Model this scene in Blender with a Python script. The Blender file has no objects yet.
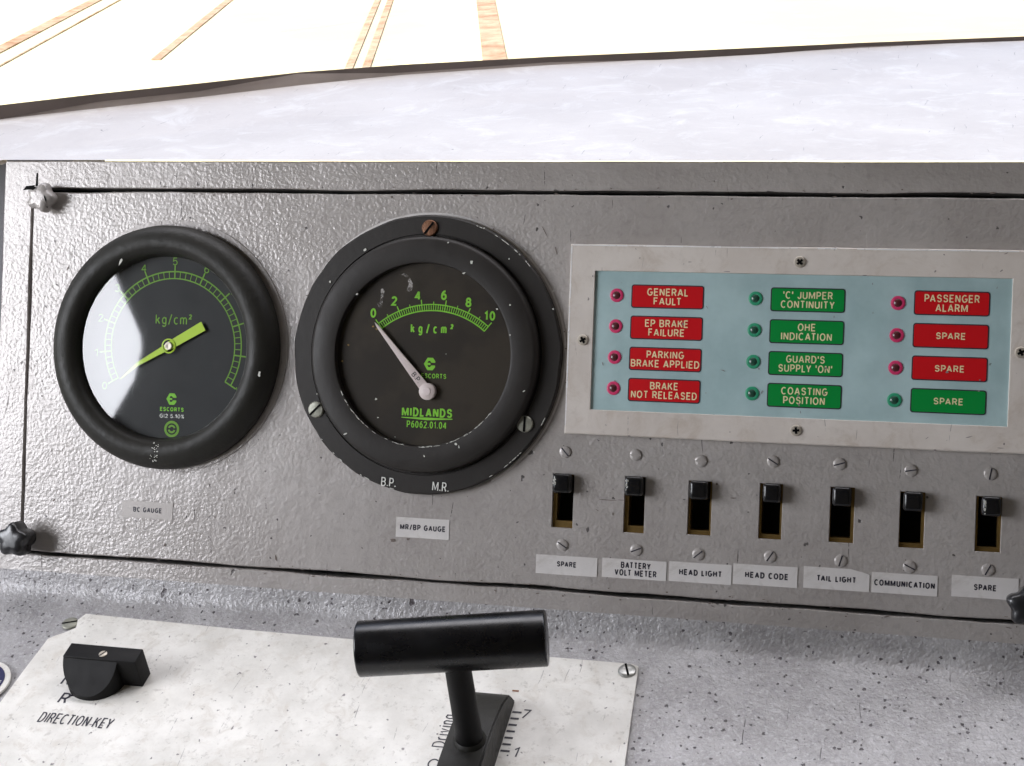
import bpy, bmesh, math, random
from math import sin, cos, pi, radians, sqrt, atan2
from mathutils import Matrix, Vector, noise as mnoise
random.seed(7)
S = bpy.context.scene
COL = S.collection

# ------------------------------------------------------------------ frames
# panel frame: x right, y up the panel, z out of the panel, all in mm; the panel leans back 20.7 degrees
LEAN = 20.7
MP = Matrix.Translation((0, 0, 1.1)) @ Matrix.Rotation(radians(90 - LEAN), 4, 'X')
DE = radians(56.4); FOLD = -126.0                     # desk slopes out of the panel foot by this angle
MD = MP @ Matrix.Translation((0, FOLD * .001, 0)) @ Matrix.Rotation(-DE, 4, 'X')   # desk frame: x right, y up-slope, z out
ML = MP @ Matrix.Translation((0, .1075, 0)) @ Matrix.Rotation(-radians(90 - LEAN), 4, 'X')  # ledge frame: x right, y forward, z up

# ------------------------------------------------------------------ camera (solved from the photograph)
CF = 1543.05; CT = Vector((100.84, 1.056, 742.08))
CR = (Matrix.Rotation(.03645, 3, 'Z') @ Matrix.Rotation(.00453, 3, 'X') @ Matrix.Rotation(.24857, 3, 'Y'))
cam = bpy.data.cameras.new('camera'); camo = bpy.data.objects.new('camera', cam); COL.objects.link(camo)
cam.sensor_width = 36; cam.lens = CF / 1024 * 36; cam.clip_start = .02; cam.clip_end = 2000
camo.matrix_world = MP @ (Matrix.Translation(CT * .001) @ CR.to_4x4())
S.camera = camo
# ------------------------------------------------------------------ light
SUN_EL, SUN_AZ = 52.0, 200.0     # sun high behind the cab, azimuth clockwise from +Y (forward)
w = bpy.data.worlds.new('World'); S.world = w; w.use_nodes = True
nt = w.node_tree; bg = nt.nodes['Background']
sky = nt.nodes.new('ShaderNodeTexSky'); sky.sky_type = 'NISHITA'; sky.sun_disc = False
sky.sun_elevation = radians(SUN_EL); sky.sun_rotation = radians(SUN_AZ)
sky.air_density = 1.0; sky.dust_density = 2.0; sky.ozone_density = 1.0
nt.links.new(sky.outputs[0], bg.inputs[0]); bg.inputs[1].default_value = .15
sl = bpy.data.lights.new('sun', 'SUN'); sl.energy = 5; sl.angle = radians(.5); sl.color = (1, .95, .87)
so = bpy.data.objects.new('sun', sl); COL.objects.link(so)
d = Vector((sin(radians(SUN_AZ)) * cos(radians(SUN_EL)), cos(radians(SUN_AZ)) * cos(radians(SUN_EL)), sin(radians(SUN_EL))))
so.rotation_euler = d.to_track_quat('Z', 'Y').to_euler()
def area(name, M, loc, rot, sx, sy, power, col):
    l = bpy.data.lights.new(name, 'AREA'); l.shape = 'RECTANGLE'; l.size = sx; l.size_y = sy; l.energy = power; l.color = col
    o = bpy.data.objects.new(name, l); COL.objects.link(o)
    o.matrix_world = M @ Matrix.Translation(Vector(loc) * .001) @ rot
    return o
# daylight in the cab's left side window, and in its windscreen
area('side_window_light', MP, (-906, 50, 700), Matrix.Rotation(radians(-90), 4, 'Y'), 1.2, 1.0, 19, (.97, .97, 1))
area('windscreen_light', ML, (0, 230, 860), Matrix.Rotation(radians(-22), 4, 'X'), 1.6, .6, 10, (1, .965, .975))
S.view_settings.view_transform = 'Standard'; S.view_settings.look = 'None'
S.view_settings.exposure = 1.0; S.view_settings.gamma = 1
S.render.engine = 'CYCLES'
S.render.resolution_x = 1024; S.render.resolution_y = 766

# ------------------------------------------------------------------ picture measurements -> places on the real planes
def _ray(u, v):
    return CR @ Vector(((u - 512) / CF, -(v - 383) / CF, -1))
def P(u, v, z=0):                 # point of the panel plane (mm) at standoff z
    d = _ray(u, v); s = (z - CT.z) / d.z; q = CT + d * s
    return q.x, q.y
def D(u, v, h=0):                 # point of the desk plane (mm, desk frame) at height h
    es = Vector((0, -cos(DE), sin(DE))); n = Vector((0, sin(DE), cos(DE))); O = Vector((0, FOLD, 0))
    d = _ray(u, v); s = (O + n * h - CT).dot(n) / d.dot(n); q = CT + d * s
    return q.x, -(q - O).dot(es)
def Lg(u, v, h=0):                # point of the ledge plane
    a = radians(LEAN); up = Vector((0, cos(a), sin(a))); fw = Vector((0, sin(a), -cos(a))); O = Vector((0, 107.5, 0))
    d = _ray(u, v); s = (O + up * h - CT).dot(up) / d.dot(up); q = CT + d * s
    return q.x, (q - O).dot(fw)

# ------------------------------------------------------------------ materials
class NT:
    def __init__(s, name):
        s.m = bpy.data.materials.new(name); s.m.use_nodes = True; s.t = s.m.node_tree
        s.b = s.t.nodes['Principled BSDF']; s.out = s.t.nodes['Material Output']
        s.co = s.n('ShaderNodeTexCoord').outputs['Object']
    def n(s, ty, **k):
        o = s.t.nodes.new(ty)
        for a, b in k.items(): setattr(o, a, b)
        return o
    def l(s, a, b): s.t.links.new(a, b)
    def noise(s, sc, det=3, rough=.55, co=None, dist=0):
        o = s.n('ShaderNodeTexNoise'); o.inputs['Scale'].default_value = sc; o.inputs['Detail'].default_value = det
        o.inputs['Roughness'].default_value = rough; o.inputs['Distortion'].default_value = dist
        s.l(co or s.co, o.inputs['Vector']); return o.outputs['Fac']
    def math(s, op, a, b=None, c=None):
        o = s.n('ShaderNodeMath', operation=op)
        for i, x in enumerate((a, b, c)):
            if x is None: continue
            if isinstance(x, (int, float)): o.inputs[i].default_value = x
            else: s.l(x, o.inputs[i])
        return o.outputs[0]
    def step(s, f, lo, hi):
        o = s.n('ShaderNodeMapRange'); o.interpolation_type = 'SMOOTHSTEP'; s.l(f, o.inputs[0])
        o.inputs[1].default_value = lo; o.inputs[2].default_value = hi; return o.outputs[0]
    def warp(s, amt, sc, co=None):
        nz = s.n('ShaderNodeTexNoise'); nz.inputs['Scale'].default_value = sc; s.l(co or s.co, nz.inputs['Vector'])
        a = s.n('ShaderNodeVectorMath', operation='SUBTRACT'); s.l(nz.outputs['Color'], a.inputs[0]); a.inputs[1].default_value = (.5, .5, .5)
        b = s.n('ShaderNodeVectorMath', operation='SCALE'); s.l(a.outputs[0], b.inputs[0]); b.inputs['Scale'].default_value = amt
        c = s.n('ShaderNodeVectorMath', operation='ADD'); s.l(b.outputs[0], c.inputs[0]); s.l(co or s.co, c.inputs[1]); return c.outputs[0]
    def mapped(s, rot, sc, co=None):
        m = s.n('ShaderNodeMapping'); m.inputs['Rotation'].default_value = rot; m.inputs['Scale'].default_value = sc
        s.l(co or s.co, m.inputs[0]); return m.outputs[0]
    def mix(s, f, a, b):
        o = s.n('ShaderNodeMix', data_type='RGBA')
        for x, i in ((f, 0), (a, 6), (b, 7)):
            if isinstance(x, (int, float)): o.inputs[i].default_value = x
            elif isinstance(x, (tuple, list)): o.inputs[i].default_value = (*x[:3], 1)
            else: s.l(x, o.inputs[i])
        return o.outputs[2]
    def specks(s, sc, rad, keep, ani=(1, 1, 1), rot=(0, 0, 0), wob=.6):
        co = s.warp(wob / sc, sc * 2.5); co = s.mapped(rot, ani, co)
        v = s.n('ShaderNodeTexVoronoi'); v.inputs['Scale'].default_value = sc; s.l(co, v.inputs['Vector'])
        sep = s.n('ShaderNodeSeparateColor'); s.l(v.outputs['Color'], sep.inputs[0])
        k = s.math('LESS_THAN', sep.outputs[0], keep)
        r = s.math('MULTIPLY_ADD', sep.outputs[1], rad * .9, rad * .35)
        f = s.step(s.math('DIVIDE', v.outputs['Distance'], r), 1.0, .7)
        return s.math('MULTIPLY', f, k)
    def scratches(s, sc, rot, ani, wid=.004, th=.6, msc=60):
        """hairline scratches: long thin cells, more of them where th is low"""
        co = s.mapped((0, 0, rot + sc), (1, .035, 0), s.warp(.012, 22))
        v = s.n('ShaderNodeTexVoronoi'); v.voronoi_dimensions = '2D'; v.inputs['Scale'].default_value = 150 + sc * 4; s.l(co, v.inputs['Vector'])
        sep = s.n('ShaderNodeSeparateColor'); s.l(v.outputs['Color'], sep.inputs[0])
        k = s.math('LESS_THAN', sep.outputs[0], (1 - th) * .9)
        r = s.math('MULTIPLY_ADD', sep.outputs[1], .035, .014)
        f = s.step(s.math('DIVIDE', v.outputs['Distance'], r), 1.0, .6)
        return s.math('MULTIPLY', s.math('MULTIPLY', f, k), s.step(s.noise(380, 2), .38, .5))
    def fin(s, col, rough=.5, metal=0., spec=.5, bumps=(), extra=None, coat=0):
        b = s.b
        if isinstance(col, (tuple, list)): b.inputs['Base Color'].default_value = (*col, 1)
        else: s.l(col, b.inputs['Base Color'])
        if isinstance(rough, (int, float)): b.inputs['Roughness'].default_value = rough
        else: s.l(rough, b.inputs['Roughness'])
        b.inputs['Metallic'].default_value = metal; b.inputs['Specular IOR Level'].default_value = spec
        b.inputs['Coat Weight'].default_value = coat; b.inputs['Coat Roughness'].default_value = .15
        nrm = None
        for (f, dist) in bumps:
            o = s.n('ShaderNodeBump'); o.inputs['Distance'].default_value = dist; s.l(f, o.inputs['Height'])
            if nrm: s.l(nrm, o.inputs['Normal'])
            nrm = o.outputs[0]
        if nrm: s.l(nrm, b.inputs['Normal'])
        return s.m
MAT = {}
def plain(name, col, rough=.5, metal=0., spec=.5, var=.12, vs=90, bump=0, bs=400, coat=0):
    t = NT(name)
    c = t.mix(t.noise(vs, 4, .6), [x * (1 - var) for x in col], [min(1, x * (1 + var)) for x in col])
    MAT[name] = t.fin(c, t.math('MULTIPLY_ADD', t.noise(vs * 2, 3), .25, rough - .12), metal, spec, [(t.noise(bs, 2), bump)] if bump else (), coat=coat)
    return MAT[name]
def grey_paint():
    t = NT('silver grey hammered paint')
    base = t.mix(t.step(t.noise(11, 4, .6), .35, .68), (.37, .342, .325), (.44, .412, .395))
    base = t.mix(t.math('MULTIPLY', t.step(t.noise(240, 3), .45, .75), .25), base, (.22, .20, .19))
    g = t.math('MULTIPLY', t.step(t.noise(26, 5, .7), .56, .78), .35)
    base = t.mix(g, base, (.24, .215, .19))
    dk = t.math('MAXIMUM', t.specks(85, .10, .30), t.specks(230, .16, .16))
    dk = t.math('MAXIMUM', dk, t.specks(55, .06, .38, (1, .32, 1), (0, 0, .5), .35))
    dk = t.math('MAXIMUM', dk, t.specks(60, .05, .3, (.3, 1, 1), (0, 0, .2), .35))
    dk = t.math('MAXIMUM', dk, t.scratches(14, .6, (1, .25, 1), .0022, .64, 38))
    base = t.mix(t.math('MULTIPLY', dk, .85), base, (.05, .045, .045))
    lt = t.scratches(11, -.4, (1, .3, 1), .002, .66, 30)
    base = t.mix(lt, base, (.5, .48, .46))
    h1 = t.noise(540, 1.5, .5); h2 = t.noise(120, 2, .5)
    wear = t.step(t.noise(7, 3), .35, .6)
    hh = t.math('MULTIPLY', h1, t.math('MULTIPLY_ADD', wear, .75, .35))
    MAT['grey'] = t.fin(base, .31, .14, .6, [(hh, .00029), (h2, .00024), (t.math('SUBTRACT', 1, dk), .0002)])
    MAT['grey'].name = 'silver grey hammered paint'
def desk_paint():
    t = NT('worn grey desk paint')
    base = t.mix(t.step(t.noise(30, 5, .65), .35, .7), (.33, .32, .322), (.44, .43, .435))
    base = t.mix(t.math('MULTIPLY', t.step(t.noise(140, 4, .7, dist=.5), .45, .72), .5), base, (.25, .24, .25))
    base = t.mix(t.math('MULTIPLY', t.step(t.noise(480, 4, .7), .50, .66), .5), base, (.55, .545, .56))
    dk = t.math('MAXIMUM', t.specks(120, .115, .42), t.specks(330, .26, .45))
    dk = t.math('MAXIMUM', dk, t.specks(60, .08, .4, (1, .35, 1), (0, 0, .7), .4))
    dk = t.math('MAXIMUM', dk, t.specks(70, .08, .35, (.35, 1, 1), (0, 0, .2), .4))
    dk = t.math('MAXIMUM', dk, t.scratches(14, .4, (1, .25, 1), .003, .58, 38))
    base = t.mix(t.math('MULTIPLY', dk, .9), base, (.06, .05, .055))
    pit = t.step(t.noise(210, 3, .6), .42, .58)
    MAT['desk'] = t.fin(base, .42, .12, .5, [(t.noise(520, 2, .6), .0005), (pit, .00012), (t.noise(90, 3, .5), .0005), (t.math('SUBTRACT', 1, dk), .0004)])
def white_paint(key, name, a, b, stain, dirt=.25, sc=1.0, rough=.45, bumps=.0003, scuff=.55):
    t = NT(name)
    base = t.mix(t.step(t.noise(18 * sc, 5, .65), .3, .7), a, b)
    base = t.mix(t.math('MULTIPLY', t.step(t.noise(55 * sc, 6, .72, dist=.8), .48, .72), .7), base, stain)
    base = t.mix(t.math('MULTIPLY', t.step(t.noise(160 * sc, 4, .7), .55, .72), dirt * .7), base, [x * .62 for x in stain])
    dk = t.math('MAXIMUM', t.specks(88, .085, dirt), t.specks(240, .15, dirt * .5))
    dk = t.math('MAXIMUM', dk, t.specks(42, .06, dirt, (1, .22, 1), (0, 0, -.55), .25))
    dk = t.math('MAXIMUM', dk, t.specks(70, .06, dirt * .8, (.25, 1, 1), (0, 0, .6), .25))
    dk = t.math('MAXIMUM', dk, t.math('MULTIPLY', t.scratches(13, -.5, (1, .14, 1), .0020, scuff, 33), .75))
    dk = t.math('MAXIMUM', dk, t.math('MULTIPLY', t.scratches(10, .5, (1, .2, 1), .0016, scuff + .03, 27), .6))
    dk = t.math('MAXIMUM', dk, t.math('MULTIPLY', t.scratches(9, 1.3, (1, .2, 1), .0016, scuff + .02, 30), .6))
    base = t.mix(t.math('MULTIPLY', dk, .8), base, (.14, .12, .13))
    MAT[key] = t.fin(base, rough, 0, .45, [(t.noise(170, 3), bumps), (t.math('SUBTRACT', 1, dk), .0001)])
grey_paint(); desk_paint()
white_paint('plate', 'off white painted plate', (.63, .61, .565), (.82, .80, .755), (.58, .54, .48), .70, 1.6, .42, .0003, .47)
white_paint('frame', 'cream white frame paint', (.57, .515, .47), (.66, .61, .565), (.48, .41, .35), .22, 1, .4)
white_paint('ledge', 'chalky white ledge paint', (.65, .60, .565), (.74, .69, .65), (.86, .83, .80), .03, .6, .5, .0004, .62)
white_paint('sticker', 'white label tape', (.60, .575, .56), (.68, .655, .64), (.46, .43, .40), .08, 1, .35, .0001, .66)
t = NT('pale blue indicator fascia')
c = t.mix(t.step(t.noise(25, 5, .65), .3, .7), (.33, .46, .475), (.43, .575, .59))
dk = t.math('MAXIMUM', t.specks(80, .07, .3), t.specks(55, .06, .4, (1, .3, 1), (0, 0, .8), .3))
MAT['fascia'] = t.fin(t.mix(t.math('MULTIPLY', dk, .7), c, (.12, .11, .10)), .28, 0, .5, [(t.noise(20, 2), .0012)])
def cap(key, name, col):
    t = NT(name); dk = t.math('MAXIMUM', t.specks(150, .12, .16), t.specks(80, .09, .25, (1, .3, 1), (0, 0, -.3), .3))
    MAT[key] = t.fin(t.mix(t.math('MULTIPLY', dk, .6), t.mix(t.noise(40, 3), [x * .85 for x in col], col), (.25, .2, .17)), .3, 0, .5)
cap('red', 'red caption film', (.62, .006, .012)); cap('green', 'green caption film', (.0, .27, .045))
plain('cream', (.78, .68, .40), .45)
plain('black', (.007, .0065, .0065), .55, 0, .2, .4, 60, .0001, 300)
plain('rubber', (.019, .018, .015), .5, 0, .28, .35, 50, .0003, 250)
plain('flange', (.024, .021, .019), .5, 0, .28, .3, 60, .0001, 300)
t = NT('faint glass smear'); tr = t.n('ShaderNodeBsdfTransparent'); df = t.n('ShaderNodeBsdfDiffuse'); df.inputs[0].default_value = (.6, .57, .55, 1); mx = t.n('ShaderNodeMixShader')
t.l(t.math('MULTIPLY', t.step(t.noise(260, 4, .7), .35, .65), .6), mx.inputs[0]); t.l(tr.outputs[0], mx.inputs[1]); t.l(df.outputs[0], mx.inputs[2]); t.t.nodes.remove(t.b); t.l(mx.outputs[0], t.out.inputs[0]); MAT['smear'] = t.m
plain('hole', (.004, .004, .004), .9, 0, .1)
plain('ink', (.02, .018, .03), .5)
plain('wink', (.70, .70, .66), .5)
plain('dial_a', (.024, .025, .028), .6, 0, .3, .35, 60)
def dialb():
    t = NT('brown black dial'); c = t.mix(t.step(t.noise(38, 3), .40, .62), (.017, .012, .008), (.030, .022, .014))
    MAT['dial_b'] = t.fin(c, .6, 0, .3)
dialb()
plain('lime', (.22, .58, .045), .55, 0, .3, .15)
plain('limed', (.17, .36, .045), .6, 0, .3, .15)
plain('lime_needle', (.48, .70, .03), .45, 0, .4, .1)
plain('pale', (.66, .57, .56), .4, 0, .5, .12)
plain('brass', (.27, .175, .06), .35, .8, .5, .35, 200)
plain('copper', (.16, .075, .04), .45, .6, .5, .5, 300, .0003, 400)
plain('steel', (.42, .42, .40), .33, .7, .5, .3, 300, .0002, 400)
plain('steelg', (.30, .30, .25), .4, .4, .5, .4, 300, .0002, 400)
plain('magenta', (.60, .03, .13), .45, 0, .6, .2, 200)
plain('emerald', (.02, .29, .15), .45, 0, .6, .2, 200)
plain('leddark', (.09, .015, .02), .3, 0, .6, .5, 300)
plain('leddarkg', (.015, .07, .045), .3, 0, .6, .5, 300)
plain('highlight_white', (.9, .89, .9), .3, .2)  # white for the highlight painted on the indicator frame's edges
plain('chip', (.55, .55, .50), .6)
plain('blue', (.015, .015, .07), .4)
plain('gap', (.006, .006, .006), .8, 0, .1)
plain('trim', (.33, .28, .25), .7, 0, .3, .3, 30, .001, 60)
plain('lip', (.11, .088, .078), .7, 0, .2, .4, 30)
plain('sill', (.66, .63, .55), .6, 0, .3, .1, 20)
plain('cab', (.10, .09, .08), .7, 0, .3, .1, 4)
plain('sidewall', (.17, .165, .175), .6, 0, .3, .2, 6)
plain('pin', (.5, .45, .38), .4, .5)
def glass(key, name, f, tint=(1, 1, 1)):
    t = NT(name); t.t.nodes.remove(t.b)
    tr = t.n('ShaderNodeBsdfTransparent'); tr.inputs[0].default_value = (*tint, 1)
    gl = t.n('ShaderNodeBsdfGlossy'); gl.inputs['Roughness'].default_value = .03
    lw = t.n('ShaderNodeLayerWeight'); lw.inputs[0].default_value = .5
    fr = t.math('MULTIPLY_ADD', t.math('POWER', lw.outputs['Facing'], 5.0), .9, .05)
    mx = t.n('ShaderNodeMixShader'); t.l(t.math('ADD', fr, f), mx.inputs[0])
    t.l(tr.outputs[0], mx.inputs[1]); t.l(gl.outputs[0], mx.inputs[2]); t.l(mx.outputs[0], t.out.inputs[0])
    MAT[key] = t.m
glass('glass', 'gauge cover glass', .035, (.97, .98, .97))
glass('glassb', 'dusty gauge cover glass', .0, (1, 1, .99))
glass('wglass', 'windscreen glass', .02)
t = NT('pale concrete and ballast'); c = t.mix(t.step(t.noise(.25, 6, .65), .35, .6), (.50, .42, .27), (.66, .60, .36))
MAT['ground'] = t.fin(c, .9, 0, .2)
t = NT('rusty rail and stain'); c = t.mix(t.step(t.noise(2.6, 6, .75, t.warp(.6, 1.0)), .32, .62), (.25, .13, .065), (.40, .30, .20))
MAT['rail'] = t.fin(c, .8, 0, .3)

# ------------------------------------------------------------------ mesh helpers (mm in, metres out)
def build(name, bm, mat, parent=None, M=None, loc=(0, 0, 0), smooth=35, rotz=0):
    bmesh.ops.recalc_face_normals(bm, faces=bm.faces[:]) if smooth is not None else None
    me = bpy.data.meshes.new(name); bm.to_mesh(me); bm.free()
    me.transform(Matrix.Scale(.001, 4))
    for m in (mat if isinstance(mat, (list, tuple)) else [mat]): me.materials.append(MAT[m])
    if smooth:
        for p in me.polygons: p.use_smooth = True
        me.set_sharp_from_angle(angle=radians(smooth))
    o = bpy.data.objects.new(name, me); COL.objects.link(o)
    L = Matrix.Translation(Vector(loc) * .001) @ Matrix.Rotation(rotz, 4, 'Z')
    if parent: o.parent = parent; o.matrix_basis = L
    else: o.matrix_world = (M or MP) @ L
    return o
def tag(o, label=None, cat=None, group=None, kind=None):
    if label: o['label'] = label
    if cat: o['category'] = cat
    if group: o['group'] = group
    if kind: o['kind'] = kind
    return o
def thing(name, label, cat, loc, M=None, rotz=0, group=None):
    o = bpy.data.objects.new(name, None); COL.objects.link(o); o.empty_display_size = .01
    o.matrix_world = (M or MP) @ Matrix.Translation(Vector(loc) * .001) @ Matrix.Rotation(rotz, 4, 'Z')
    return tag(o, label, cat, group)
def lathe(bm, prof, seg=64, c=(0, 0), mi=0, jit=0):
    rings = []
    for (r, z) in prof:
        if r < 1e-6: rings.append([bm.verts.new((c[0], c[1], z))])
        else: rings.append([bm.verts.new((c[0] + r * cos(2 * pi * i / seg), c[1] + r * sin(2 * pi * i / seg), z)) for i in range(seg)])
    for a, b in zip(rings, rings[1:]):
        for i in range(seg):
            j = (i + 1) % seg
            if len(a) == 1: f = bm.faces.new((a[0], b[i], b[j]))
            elif len(b) == 1: f = bm.faces.new((a[i], a[j], b[0]))
            else: f = bm.faces.new((a[i], a[j], b[j], b[i]))
            f.material_index = mi
def prism(bm, pts, z0, z1, bev=0, mi=0, top=None):
    lo = [bm.verts.new((x, y, z0)) for x, y in pts]; tp = top or pts
    hi = [bm.verts.new((x, y, z1)) for x, y in tp]; n = len(pts)
    fs = [bm.faces.new(hi), bm.faces.new(lo[::-1])]
    for i in range(n): fs.append(bm.faces.new((lo[i], lo[(i + 1) % n], hi[(i + 1) % n], hi[i])))
    for f in fs: f.material_index = mi
    if bev:
        ed = [e for e in fs[0].edges] + [e for f in fs[2:] for e in f.edges if abs(e.verts[0].co.z - e.verts[1].co.z) > 1e-6 and len(pts) < 9]
        bmesh.ops.bevel(bm, geom=list(set(ed)), offset=bev, segments=3, affect='EDGES', profile=.5)
def rect(x0, y0, x1, y1): return [(x0, y0), (x1, y0), (x1, y1), (x0, y1)]
def box(bm, x0, y0, z0, x1, y1, z1, bev=0, mi=0): prism(bm, rect(x0, y0, x1, y1), z0, z1, bev, mi)
def rrect(x0, y0, x1, y1, r, n=4):
    o = []
    for cx, cy, a in ((x1 - r, y0 + r, -90), (x1 - r, y1 - r, 0), (x0 + r, y1 - r, 90), (x0 + r, y0 + r, 180)):
        for i in range(n + 1):
            t = radians(a + 90 * i / n); o.append((cx + r * cos(t), cy + r * sin(t)))
    return o
def flat(bm, pts, z=0, mi=0):
    f = bm.faces.new([bm.verts.new((x, y, z)) for x, y in pts]); f.material_index = mi
    if f.normal.z < 0 or (f.normal_update() or f.normal.z < 0): f.normal_flip()
def ringpoly(bm, r0, r1, a0, a1, z, n=64, c=(0, 0), mi=0):
    vs = []
    for i in range(n + 1):
        t = a0 + (a1 - a0) * i / n
        vs.append((bm.verts.new((c[0] + r0 * cos(t), c[1] + r0 * sin(t), z)), bm.verts.new((c[0] + r1 * cos(t), c[1] + r1 * sin(t), z))))
    for a, b in zip(vs, vs[1:]):
        f = bm.faces.new((a[0], a[1], b[1], b[0])); f.normal_update(); f.material_index = mi
        if f.normal.z < 0: f.normal_flip()
def bar2(bm, p, q, w, z, w2=None, mi=0):
    p = Vector(p); q = Vector(q); d = (q - p).normalized(); nrm = Vector((-d.y, d.x)); w2 = w if w2 is None else w2
    flat(bm, [tuple(p - nrm * w / 2), tuple(q - nrm * w2 / 2), tuple(q + nrm * w2 / 2), tuple(p + nrm * w / 2)], z, mi)
def jloop(x0, y0, x1, y1, step=9, j=.35, seed=1, r=0):
    rnd = random.Random(seed); o = []
    for (ax, ay, bx, by) in ((x0, y0, x1, y0), (x1, y0, x1, y1), (x1, y1, x0, y1), (x0, y1, x0, y0)):
        n = max(1, int(math.hypot(bx - ax, by - ay) / step))
        for i in range(n):
            t = i / n; x = ax + (bx - ax) * t; y = ay + (by - ay) * t
            k = mnoise.noise(Vector((x * .02, y * .02, seed))) * 2 * j + rnd.uniform(-.3, .3) * j
            if i == 0: k = 0
            if ax != bx: y += k
            else: x += k
            o.append((x, y))
    return o
def offs(loop, d):
    n = len(loop); o = []
    for i in range(n):
        p = Vector(loop[i - 1]); c = Vector(loop[i]); q = Vector(loop[(i + 1) % n])
        t = (c - p).normalized() + (q - c).normalized(); t.normalize(); nn = Vector((-t.y, t.x))
        k = max(.5, ((c - p).normalized()).dot(t))
        o.append(tuple(c + nn * d / k))
    return o
def sheet(bm, outer, holes, z=0, depth=3, bev=.5, hbev=.4):
    """flat sheet with real holes; loops counter-clockwise"""
    edges = []; walls = []
    for k, lp in enumerate([outer] + holes):
        b = bev if k == 0 else -hbev
        a = offs(lp, b) if b else lp
        tv = [bm.verts.new((x, y, z)) for x, y in a]; mv = [bm.verts.new((x, y, z - abs(b))) for x, y in lp]; lv = [bm.verts.new((x, y, z - depth)) for x, y in lp]
        n = len(lp)
        for i in range(n): edges.append(bm.edges.new((tv[i], tv[(i + 1) % n])))
        walls.append((tv, mv, lv))
    bmesh.ops.triangle_fill(bm, edges=edges, use_beauty=True, use_dissolve=False)
    for tv, mv, lv in walls:
        n = len(tv)
        for i in range(n):
            j = (i + 1) % n
            bm.faces.new((tv[i], tv[j], mv[j], mv[i])); bm.faces.new((mv[i], mv[j], lv[j], lv[i]))
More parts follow.
